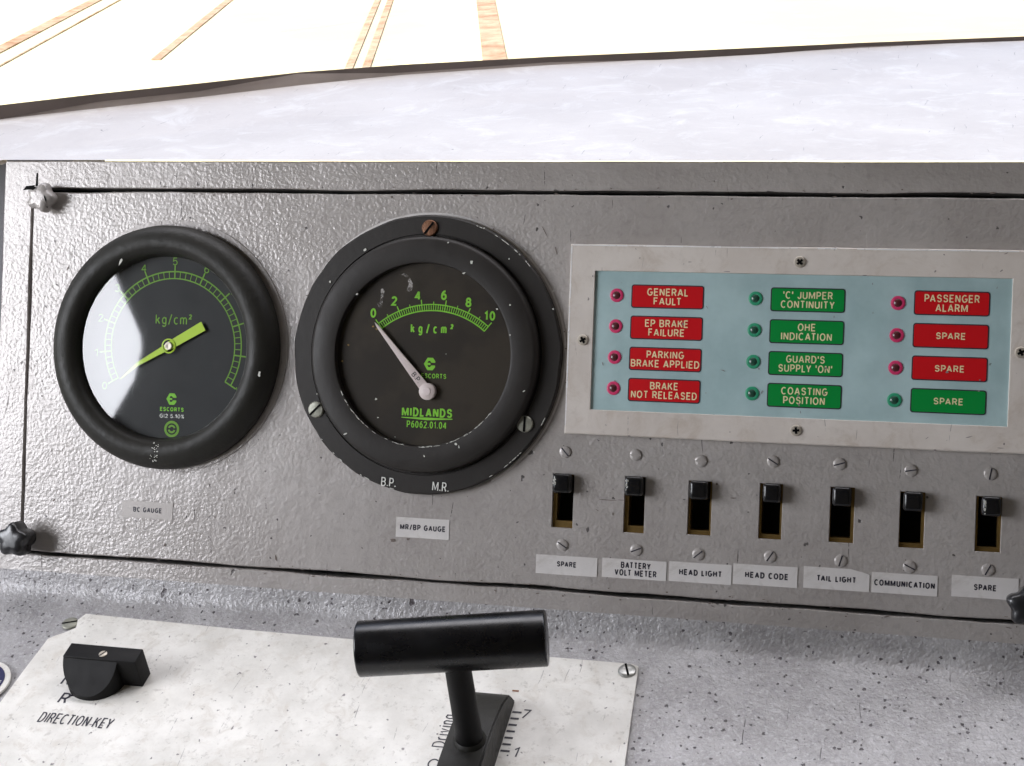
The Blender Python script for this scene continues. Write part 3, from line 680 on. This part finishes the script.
bm = bmesh.new(); cB = hb + dr * 9; add_text(bm, 'B.P.', cB.x, cB.y, 8.3, 5.6, 2.6, .14, atan2(dr.y, dr.x) + pi); build('lettering', bm, 'ink', nd, smooth=None)
bm = bmesh.new(); lathe(bm, [(45.7, 9.3), (0, 9.3)], 64); build('glass', bm, 'glassb', g2, smooth=None)
for (u, v, an, m) in ((429.6, 228, .9, 'copper'), (315.9, 409.5, .8, 'steelg'), (524.8, 424, 1.55, 'steelg')):
    a = q2(u, v, 5); screw(g2, a[0], a[1], 4.3, 4.1, 1.6, an, (m, 'hole'), sw=.13)
for s, u, v, wd, ht in (('B.P.', 389, 482, 7.8, 4.6), ('M.R.', 441, 486.5, 8.6, 4.8)):
    a = q2(u, v, 4); bm = bmesh.new(); add_text(bm, s, a[0], a[1], 4.75, wd, ht, .16, -.05); build('hand_lettering', bm, 'wink', g2, smooth=None)
bm = bmesh.new(); rnd = random.Random(11)
for u, v, rx, ry, zz in [(365, 250, 1.3, 1.0, 4.8), (471.5, 262, 1.2, 1.4, 10.1), (330, 282, .9, .9, 4.8), (329, 294, .7, .7, 4.8), (357, 294, .7, .6, 10.1), (464, 273, 1.4, .6, 10.1), (448, 242.5, .6, .6, 10.1), (484, 228, .7, .5, 4.8), (497, 309, .8, .7, 10.1), (510, 305, .7, .8, 10.1), (553, 309, .6, .7, 4.8), (553, 291, .5, .5, 4.8),
                       (510, 335, .6, .6, 10.1), (524, 391, .9, .5, 10.1), (528, 403, .6, .6, 4.8), (376, 399, .8, .8, 9.5), (378, 417.5, .7, .4, 9.5), (317, 394, .6, .6, 10.1), (456, 444, .9, .9, 10.1), (459, 447, .4, 1.2, 10.1), (424, 456, .5, .7, 10.1), (434, 497, .5, .3, 4.8), (345, 434, 1.6, .5, 10.1), (509, 259, .5, .5, 4.8), (446, 354, .3, .3, 9.5), (395, 437, .3, .3, 9.5)]:
    a = q2(u, v, zz); blob(bm, a[0], a[1], zz, rx * .75, ry * .75, rnd.random(), 7, rnd=rnd)
for i in range(60):   # bare metal along the lower glass edge and flange edge
    an = radians(rnd.uniform(205, 325)); r = 45.9 + rnd.uniform(-.1, .3); blob(bm, r * cos(an), r * sin(an), 9.95, .14, rnd.uniform(.5, 1.6), an, 6, rnd=rnd)
for i in range(26):
    an = radians(rnd.choice((rnd.uniform(205, 262), rnd.uniform(295, 335), rnd.uniform(40, 70)))); r = 69.4; blob(bm, r * cos(an), r * sin(an), 4.35, .25, rnd.uniform(.5, 1.8), an, 6, rnd=rnd)
build('paint_chips', bm, 'chip', g2, smooth=None)['kind'] = 'stuff'
bm = bmesh.new()
for u, v in ((373.5, 326.5), (377, 329), (348.5, 345), (342.5, 361)): a = q2(u, v, 6); blob(bm, a[0], a[1], 6.3, .6, .5, 0, 7, rnd=rnd)
build('orange_flecks', bm, 'brass', g2, smooth=None)
bm = bmesh.new()
for pts in ([(381, 289), (382.5, 288), (384.5, 291), (383, 297), (382, 307), (379, 307.5), (377, 303), (380.5, 300)], [(401, 275), (404.5, 272.5), (409, 276), (413, 284), (412, 290), (408.5, 291.5), (406.5, 290), (409, 284), (407, 277.5)]):
    flat(bm, [q2(u, v, 9.4) for u, v in pts], 9.42)
build('glass_smears', bm, 'smear', g2, smooth=None)

# ------------------------------------------------------------------ indicator panel
IX0, IY0, IX1, IY1 = -59.4, -26.2, 159.8, 66.7; JX0, JY0, JX1, JY1 = -46.9, -13.9, 147.3, 53.8
ip = thing('indicator_panel', 'cream framed pale blue indicator panel with red and green captions', 'indicator panel', ((IX0 + IX1) / 2, (IY0 + IY1) / 2, .3))
ox, oy = (IX0 + IX1) / 2, (IY0 + IY1) / 2
bm = bmesh.new(); sheet(bm, [(x - ox, y - oy) for x, y in jloop(IX0, IY0, IX1, IY1, 8, .15, 21)], [[(x - ox, y - oy) for x, y in rect(JX0, JY0, JX1, JY1)]], 3.2, 3.1, .55, .2)
build('frame', bm, 'frame', ip, smooth=30)
bm = bmesh.new(); rnd = random.Random(4)  # edge highlight painted as broken white strips on the frame's left and top
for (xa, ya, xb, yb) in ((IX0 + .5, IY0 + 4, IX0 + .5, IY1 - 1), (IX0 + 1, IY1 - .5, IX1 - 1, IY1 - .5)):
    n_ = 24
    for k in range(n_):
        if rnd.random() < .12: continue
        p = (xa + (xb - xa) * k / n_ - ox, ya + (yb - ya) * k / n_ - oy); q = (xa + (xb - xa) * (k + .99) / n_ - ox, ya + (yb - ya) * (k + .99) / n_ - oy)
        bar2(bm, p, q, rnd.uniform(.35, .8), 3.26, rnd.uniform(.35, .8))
build('edge_highlight', bm, 'highlight_white', ip, smooth=None)
bm = bmesh.new(); flat(bm, [(x - ox, y - oy) for x, y in rect(JX0 - .5, JY0 - .5, JX1 + .5, JY1 + .5)], 1.9); build('fascia', bm, 'fascia', ip, smooth=None)
for (u, v) in ((582.8, 340), (799.8, 262), (1021, 352.5), (796, 430.5)):
    a = P(u, v, 4); screw(ip, a[0] - ox, a[1] - oy, 3.25, 2.6, .9, .5 + u, ('pin', 'hole'), cross=True, sw=.22)
rows_ = (47.6, 32.5, 17.4, 2.3)
caps = [(-28.8, 6.4, -36, ['GENERAL\nFAULT', 'EP BRAKE\nFAILURE', 'PARKING\nBRAKE APPLIED', 'BRAKE\nNOT RELEASED'], 'rrrr', (20, 21, 33.2, 32)),
        (38.1, 72.8, 31, ["'C' JUMPER\nCONTINUITY", 'OHE\nINDICATION', "GUARD'S\nSUPPLY 'ON'", 'COASTING\nPOSITION'], 'gggg', (25, 23.6, 25, 21.5)),
        (104, 137.8, 96.8, ['PASSENGER\nALARM', 'SPARE', 'SPARE', 'SPARE'], 'rrrg', (24.5, 13.2, 13.2, 13.2))]
for x0, x1, lx, names, cols, wds in caps:
    for k, (nm, cc, wd) in enumerate(zip(names, cols, wds)):
        yt = rows_[k]; yb = yt - 11.4; cx, cyy = (x0 + x1) / 2 - ox, (yt + yb) / 2 - oy
        bm = bmesh.new(); hw, hh = (x1 - x0) / 2, 5.7
        flat(bm, rrect(-hw, -hh, hw, hh, 1.3), 0, 0); flat(bm, rrect(-hw + .55, -hh + .55, hw - .55, hh - .55, .95), .06, 1)
        cp = build('caption_plate', bm, ['ink', 'red' if cc == 'r' else 'green'], ip, loc=(cx, cyy, 2.05), smooth=None)
        nm1 = nm.replace('\n', ' ').lower().replace("'", '')
        cp['label'] = ('red' if cc == 'r' else 'green') + ' caption plate reading ' + nm1
        text(cp, nm, 0, 0, .12, wd, 8.0 if '\n' in nm else 3.1, 'cream', .18, 0, 1.0, 1.08)
        bm = bmesh.new(); lathe(bm, [(3.35, 0), (3.25, .35), (2.6, .6), (1.9, .5)], 28, mi=0); lathe(bm, [(1.9, .5), (1.6, .75), (.9, 1.0), (0, 1.1)], 20, mi=1)
        y = (42.1, 27.1, 12.0, -3.1)[k]; ly = y + (0 if lx < 90 else -.6)
        lp = build('lamp', bm, ['magenta', 'leddark'] if cc == 'r' else ['emerald', 'leddarkg'], ip, loc=(lx - ox, ly - oy, 1.95))
        lp['label'] = ('pink' if cc == 'r' else 'dark green') + ' lamp beside the ' + nm1 + ' caption'

# scuffs on the indicator panel
plain('scuff', (.22, .19, .19), .7)
bm = bmesh.new(); rnd = random.Random(8)
for u, v, rx, ry, a in [(798, 396, .9, 1.4, 0), (799, 405, .7, 1.8, .1), (800.5, 412, .25, 1.7, .2), (824, 394, 1.0, .7, 0), (810, 361, .9, 1.0, 0), (826, 368, 1.2, 1.0, .3), (683, 324, .7, 1.5, .3), (707, 307, .3, 1.5, .6), (723, 370.5, 2.4, .35, -.3), (762, 392, .4, 2.0, -.4), (947, 372, 1.3, .9, .4), (980, 380, .9, .6, 0), (979, 391, .9, .6, 0), (872.5, 284, .35, 1.0, -.3), (873, 313, .3, .9, 0), (997, 288, .3, 1.1, -.3), (834, 317, .3, 1.2, 0), (603, 364, .4, 1.6, .3), (615, 381, .4, .9, 0), (706, 393, .4, .4, 0), (759, 369, .7, .6, 0)]:
    z = 2.25; p = P(u, v, z); blob(bm, p[0] - ox, p[1] - oy, z + rnd.uniform(0, .01), rx * .6, ry * .6, a, 8, rnd=rnd)
for u, v, rx, ry, a in [(1006, 253.5, 2.0, .5, .3), (969, 437, 3.0, .4, .3), (1004, 444, .8, 1.0, 0), (935, 450, 1.2, .5, 0), (1000, 448, 3.2, .3, 0), (606, 425, .5, .5, 0), (730, 432, .5, .5, 0), (690, 262, 2.2, .4, 0), (636, 249, .4, .9, .3), (593, 276, .5, 1.2, 0), (640, 258, .6, .5, 0), (927, 438, 2.0, .25, .7), (865, 275.5, 2.0, .4, 0), (727, 271.5, 3.2, .35, 0)]:
    p = P(u, v, 3.3); blob(bm, p[0] - ox, p[1] - oy, 3.28, rx * .55, ry * .55, a, 8, rnd=rnd)
build('scuff_marks', bm, 'scuff', ip, smooth=None)['kind'] = 'stuff'
# worn flecks along the door gap and around the gauges
plain('wornedge', (.15, .12, .105), .7)
bm = bmesh.new()
for i in range(150):
    k = rnd.random()
    if k < .5: x = rnd.uniform(DX0 + 4, DX1); y = DY0 + rnd.choice((-1, 1)) * rnd.uniform(.8, 2.8) + .8
    elif k < .75: x = rnd.uniform(DX0 + 4, DX1); y = DY1 + rnd.choice((-1.2, 1)) * rnd.uniform(.6, 2.4) - .8
    elif k < .87: x = DX0 + rnd.choice((-1, 1)) * rnd.uniform(.8, 2.4) + .8; y = rnd.uniform(DY0, DY1)
    else:
        a = rnd.uniform(0, 2 * pi); gx, gy, gr = rnd.choice(((*G1, 66.5), (*G2, 71.5))); x = gx + gr * cos(a); y = gy + gr * sin(a)
    blob(bm, x, y, .32 + .0005 * i, rnd.uniform(.3, 1.5) * (1 if rnd.random() < .4 else .5), rnd.uniform(.15, .45), rnd.uniform(-.4, .4), 7, rnd=rnd)
for u, v, rx, ry, a in [(276, 558, .6, 1.6, .2), (608, 500, 4.5, .2, 0), (622, 500, 2.0, .2, 0), (54, 500, 1.2, .4, .8), (68, 268, .5, 1.4, -.4), (556, 250, .3, 2.2, .3), (545, 232, .2, 3.5, .5), (717, 484, .6, .6, 0), (733, 498, 1.4, .25, 0), (393, 540, 1.6, .9, 0), (408, 539, 1.0, .6, 0), (165, 545, .6, 1.0, 0), (215, 517, .6, .5, 0), (392, 197, .5, .7, 0), (597, 510, .8, .2, -.4), (613, 514, .3, 1.0, 0)]:
    p = P(u, v, .3); blob(bm, p[0], p[1], .42, rx, ry, a, 9, rnd=rnd)
build('edge_wear', bm, 'wornedge', con, smooth=None)['kind'] = 'stuff'

# ------------------------------------------------------------------ switches
tops = [(565, 452), (635.5, 455), (701, 461), (773, 461.5), (839.6, 464), (911, 470.5), (990.6, 474)]
bots = [(562, 545), (636, 550), (698, 554.5), (770, 556.5), (840.6, 561), (909.5, 567), (988, 570)]
sl_lab = ['leftmost black rocker switch above the left SPARE label', 'black rocker switch above the BATTERY VOLT METER label', 'black rocker switch above the HEAD LIGHT label', 'black rocker switch above the HEAD CODE label',
          'black rocker switch above the TAIL LIGHT label', 'black rocker switch above the COMMUNICATION label', 'rightmost black rocker switch above the right SPARE label']
angs = [2.3, 0, 0, 2.6, .3, .2, 1.4, 2.6, .4, .7, 1.0, 1.3, 2.7, 1.1]
plain('lever', (.006, .006, .007), .22, 0, .5, .4, 120, .0002, 250)
def lever(dx, w, h):
    bm = bmesh.new(); box(bm, -w / 2, -h / 2, -5, w / 2, h / 2, 6.6, 1.7)
    for v in bm.verts:
        if v.co.z > 2: v.co.y += .8; v.co.x *= .95
    return bm
for i, (s, tpx, bpx) in enumerate(zip(slots, tops, bots)):
    x0, y1, x1, y0 = s; cx, cyy = (x0 + x1) / 2, (y0 + y1) / 2; hw, hh = (x1 - x0) / 2, (y1 - y0) / 2
    t = thing('rocker_switch', sl_lab[i], 'switch', (cx, cyy, 0), group='row of seven rocker switches under the indicator panel')
    left = i in (0, 1); bl = 1.9 if left else 1.0 if i in (2, 3, 6) else .2; br = .3 if left else 1.5 if i > 3 else 1.0
    bb = 3.4 if left else 2.2
    bm = bmesh.new(); sheet(bm, rect(-hw, -hh, hw, hh), [rect(-hw + bl, -hh + bb, hw - br, hh - .5)], -1.6, 9, 0.001, .001)
    build('brass_frame', bm, 'brass', t, smooth=30)
    bm = bmesh.new(); flat(bm, rect(-hw, -hh, hw, hh), -9.0); build('slot_back', bm, 'hole', t, smooth=None)
    a = 9.6 if i in (0, 1) else 9.2
    w_ = (2 * hw - .9) if left else (2 * hw - 2.2)
    off = (0, 0, -.3, .5, -.2, .1, .8)[i]
    build('rocker', lever(0, w_, a), 'lever', t, loc=(off, hh - a / 2 - .3, 0), smooth=40)
    for px, an in ((tpx, angs[i]), (bpx, angs[i + 7])):
        p = P(*px, 1); screw(t, p[0] - cx, p[1] - cyy, .2, 2.9, .8, an, ('grey', 'ink' if an else 'grey'), sw=.10)
    if i == 1 or i == 6 or i == 0:
        bm = bmesh.new(); rnd = random.Random(i); zt = 6.68
        for k in range(7): blob(bm, off - w_ * .36 + rnd.uniform(-.3, .8), hh - a / 2 + rnd.uniform(-3, 4), zt, rnd.uniform(.15, .5), rnd.uniform(.3, 1.1), 0, 6, rnd=rnd)
        build('wear_marks', bm, 'chip', t, smooth=None)

# ------------------------------------------------------------------ label strips
def strip(q, body, tw, th, label, two=False, dy=0, torn=None, dx=0, mat='sticker'):
    a = P(q[0], q[1]); b = P(q[2], q[3]); x0, x1 = a[0], b[0]; y1, y0 = a[1], b[1]; cx, cyy = (x0 + x1) / 2, (y0 + y1) / 2; hw, hh = (x1 - x0) / 2, (y1 - y0) / 2
    bm = bmesh.new(); rnd = random.Random(len(label))
    pts = [(-hw, -hh), (-hw * .3, -hh + rnd.uniform(-.1, .1)), (hw, -hh), (hw, hh), (0, hh + rnd.uniform(-.1, .1)), (-hw, hh)]
    if torn == 'tr': pts = [(-hw, -hh), (hw, -hh), (hw, hh - 2.2), (hw - 3, hh - 1.2), (hw * .42, hh), (-hw, hh)]
    prism(bm, pts, .22, .5)
    o = build('name_label', bm, mat, loc=(cx, cyy, 0), smooth=None)
    tag(o, label, 'label', 'white name labels stuck on the instrument door')
    text(o, body, dx, dy, .56, tw, th, 'ink', .28, 0, 1.0, 1.1)
strip((536.5, 554, 597, 577), 'SPARE', 9.8, 2.7, 'white label reading SPARE under the leftmost switch', dx=0, dy=.6)
strip((602.6, 557.6, 666, 581), 'BATTERY\nVOLT METER', 20.6, 6.9, 'white two-line label reading BATTERY VOLT METER', dx=.8)
strip((669.5, 561, 731.2, 585), 'HEAD LIGHT', 20.6, 3.0, 'white label reading HEAD LIGHT')
strip((733.6, 563.2, 797, 588), 'HEAD CODE', 20.4, 3.0, 'white label reading HEAD CODE', dx=.6)
strip((804, 566, 869, 592), 'TAIL LIGHT', 18.2, 2.9, 'white label reading TAIL LIGHT with its corner torn', torn='tr')
strip((872, 571.7, 937, 596.5), 'COMMUNICATION', 27.4, 3.0, 'white label reading COMMUNICATION')
strip((952, 574.6, 1018, 600.6), 'SPARE', 10.0, 2.9, 'white label reading SPARE under the rightmost switch')
plain('silverlabel', (.40, .37, .35), .35, .1, .5, .08)
strip((122.8, 500, 172.8, 520), 'BC GAUGE', 16.6, 2.7, 'silvery label reading BC GAUGE under the smaller gauge', mat='silverlabel')
strip((396.7, 516.6, 449, 540), 'MR/BP GAUGE', 24.0, 2.9, 'white label reading MR/BP GAUGE under the larger gauge', dy=.2)

# ------------------------------------------------------------------ lower control plate on the desk
pl = thing('control_plate', 'scratched off white plate screwed to the sloping desk, lower left', 'plate', (-170, -100, 0), MD)
def dd(u, v, h=2.2): a = D(u, v, h); return a[0] + 170, a[1] + 100
pts = [D(86, 614, 2), D(234, 629, 2), D(400, 643.8, 2), D(548, 657, 2), D(633, 664.3, 2), D(638.5, 666.5, 2), D(631.6, 715, 2), D(624.6, 766, 2)]
pts = [(a + 170, b + 100) for a, b in pts]
pts += [(160, -140), (-166, -140)]
pts += [(a + 170, b + 100) for a, b in (D(0, 703, 2), D(25, 669, 2), D(48, 639, 2), D(55, 636, 2), D(64, 633, 2), D(76, 628, 2), D(78, 620, 2))]
bm = bmesh.new(); prism(bm, pts[::-1], .3, 2.2, 0); build('plate', bm, 'plate', pl, smooth=None)
for (u, v, an) in ((69, 620.5, .35), (627, 670, 1.9)):
    a = dd(u, v, 3); screw(pl, a[0], a[1], .6 if u < 100 else 2.2, 4.3, 1.2, an, ('steel' if u > 100 else 'steelg', 'hole'), sw=.12)
def dtext(body, u, v, wd, ht, rot=0, bold=.12, shear=0., name='lettering'):
    a = dd(u, v); text(pl, body, a[0], a[1], 2.32, wd, ht, 'ink', bold, shear, 1, 1, rot, name)
dtext('DIRECTION KEY', 76, 720.5, 38.5, 7.0, 0, .16, .05)
dtext('R', 64.5, 698, 4.8, 7.2, 0, .16, .1); dtext('N', 67.5, 680, 4.8, 7.0, 0, .16, .1)
a = dd(74.5, 696); bm = bmesh.new(); bar2(bm, (a[0] - 2, a[1]), (a[0] + 2, a[1] + .4), 1.1, 2.32); build('tick_mark', bm, 'ink', pl, smooth=None)
dtext('Driving', 445.5, 731, 20.5, 6.3, radians(90), .13); dtext('C', 432.5, 764, 5.2, 6.2, 0, .12)
bm = bmesh.new()
for k in range(7):
    y = -55.3 - 24.2 * k / 6 + 100; bar2(bm, (170 - 69.6, y), (170 - 65.6 + (0 if k % 6 else .4), y), 1.15, 2.32)
build('tick_mark', bm, 'ink', pl, smooth=None)
dtext('7', 527, 714.2, 3.9, 5.9, 0, .13, .15); dtext('.1', 513.5, 751.5, 5.0, 6.2, 0, .13, .1)
bm = bmesh.new(); a = dd(515.5, 691); bar2(bm, (a[0] - 1.6, a[1]), (a[0] + 1.6, a[1]), 1.1, 2.32); build('red_mark', bm, 'copper', pl, smooth=None)

# direction key
dk_ = thing('direction_key', 'black bar-shaped direction key on its rounded skirt at left of the plate', 'selector knob', (-280, -58, 2.3), MD)
bm = bmesh.new(); box(bm, -14.6, -3.2, 0.1, 24.6, 6.4, 16.2, .5); build('grip', bm, 'black', dk_, smooth=30)
bm = bmesh.new(); N = 26; R = 14.5; yb = -2.9   # skirt with its sloping face
lo, hi = [], []
for i in range(N + 1):
    a = pi + pi * i / N; x = R * cos(a); y = yb + 1.0 * R * .88 * sin(a)
    k = (y - yb) / (-R * .88); lo.append(bm.verts.new((x, y, 0))); hi.append(bm.verts.new((x, y, 15.4 - 12.9 * k)))
bm.faces.new(hi); bm.faces.new(lo[::-1])
for i in range(N): bm.faces.new((lo[i], lo[i + 1], hi[i + 1], hi[i]))
bm.faces.new((lo[0], hi[0], hi[-1], lo[-1]))
build('skirt', bm, 'black', dk_, smooth=30)
bm = bmesh.new(); lathe(bm, [(14.4, 0), (14.4, 2.0), (13.6, 2.4), (0, 2.4)], 48, (0, 0)); build('base_disc', bm, 'black', dk_)
a = D(103, 654, 18.5); screw(dk_, a[0] + 280, a[1] + 58, 16.2, 2.1, .4, 1.0, ('pin', 'hole'))

# master controller: housing + lever
mc = thing('master_controller', 'black T-handled controller lever rising from its curved housing', 'control lever', (-80, -86, 2.2), MD)
bm = bmesh.new(); prof = []
for i in range(25):
    y = 36.8 - 100 * i / 24; k = (y + 12) / 49; prof.append((y, 1.0 + 17.5 * sqrt(max(0, 1 - abs(k) ** 2.4))))
L_, R_ = -9.4, 10.0
a = [bm.verts.new((L_, y, z)) for y, z in prof]; b = [bm.verts.new((R_, y, z)) for y, z in prof]; a0 = [bm.verts.new((L_, y, 0)) for y, z in prof]; b0 = [bm.verts.new((R_, y, 0)) for y, z in prof]
top = []
for i in range(24):
    top.append(bm.faces.new((a[i], b[i], b[i + 1], a[i + 1]))); bm.faces.new((a0[i], a[i], a[i + 1], a0[i + 1])); bm.faces.new((b[i], b0[i], b0[i + 1], b[i + 1]))
bm.faces.new((a0[0], b0[0], b[0], a[0])); bm.faces.new((a[-1], b[-1], b0[-1], a0[-1]))
ed = [e for e in bm.edges if len(e.link_faces) == 2 and abs(e.verts[0].co.x - e.verts[1].co.x) < 1e-6 and all(v.co.z > .5 for v in e.verts) and any(abs(f.normal.x) < .5 for f in e.link_faces)]
bm.normal_update()
ed = [e for e in ed if any(f in top for f in e.link_faces)]
bmesh.ops.bevel(bm, geom=ed, offset=.7, segments=2, affect='EDGES')
build('housing', bm, 'rubber', mc, smooth=30)
sb = D(470, 741, 20); st = D(454.5, 648, 72)
def cyl(bm, p, q, prof, seg=40):
    p = Vector(p); q = Vector(q); d = (q - p); L = d.length; M = Matrix.Translation(p) @ d.to_track_quat('Z', 'Y').to_matrix().to_4x4()
    b2 = bmesh.new(); lathe(b2, [(r, zz * L if abs(zz) <= 1 else zz) for r, zz in prof], seg); b2.transform(M); me = bpy.data.meshes.new('x'); b2.to_mesh(me); b2.free(); bm.from_mesh(me); bpy.data.meshes.remove(me)
bs = (sb[0] + 80, sb[1] + 86, 14); ts = (st[0] + 80, st[1] + 86, 69.8)
bm = bmesh.new(); cyl(bm, bs, ts, [(6.2, 0), (6.2, .1), (6.0, .15), (5.6, .98)]); build('stem', bm, 'black', mc)
bm = bmesh.new(); cyl(bm, bs, (bs[0], bs[1], 20.5), [(7.6, 0), (7.6, .5), (7.2, .8), (6.2, 1)]); build('collar', bm, 'rubber', mc)
e0 = D(358.5, 649, 72); e1 = D(547, 637.9, 72)
bm = bmesh.new(); cyl(bm, (e0[0] + 80, e0[1] + 86, 69.8), (e1[0] + 80, e1[1] + 86, 69.8), [(0, 0), (11.4, 0), (11.85, .004), (12.0, .010), (12.0, .990), (11.85, .996), (11.4, 1), (0, 1)], 64)
gripm = plain('gripmat', (.002, .002, .003), .28, 0, .5, .4, 60)
build('grip', bm, 'gripmat', mc, smooth=40)

# round badge cut by the left edge
bd = thing('round_badge', 'round dark blue and white badge cut off by the left picture edge', 'badge', (*D(-20, 684, 1), .8), MD)
bm = bmesh.new(); lathe(bm, [(15.5, 0), (15.5, 1.2), (14, 1.6), (0, 1.6)], 48); build('disc', bm, 'plate', bd)
bm = bmesh.new(); ringpoly(bm, 5, 12.8, 0, 2 * pi, 1.75, 40); build('blue_ring', bm, 'blue', bd, smooth=None)
bm = bmesh.new()
for k in range(5): bar2(bm, (9.3, -1.6 + k * .8 * 1.1), (11.6, -1.6 + k * .88), .35, 1.85)
build('white_marks', bm, 'wink', bd, smooth=None)
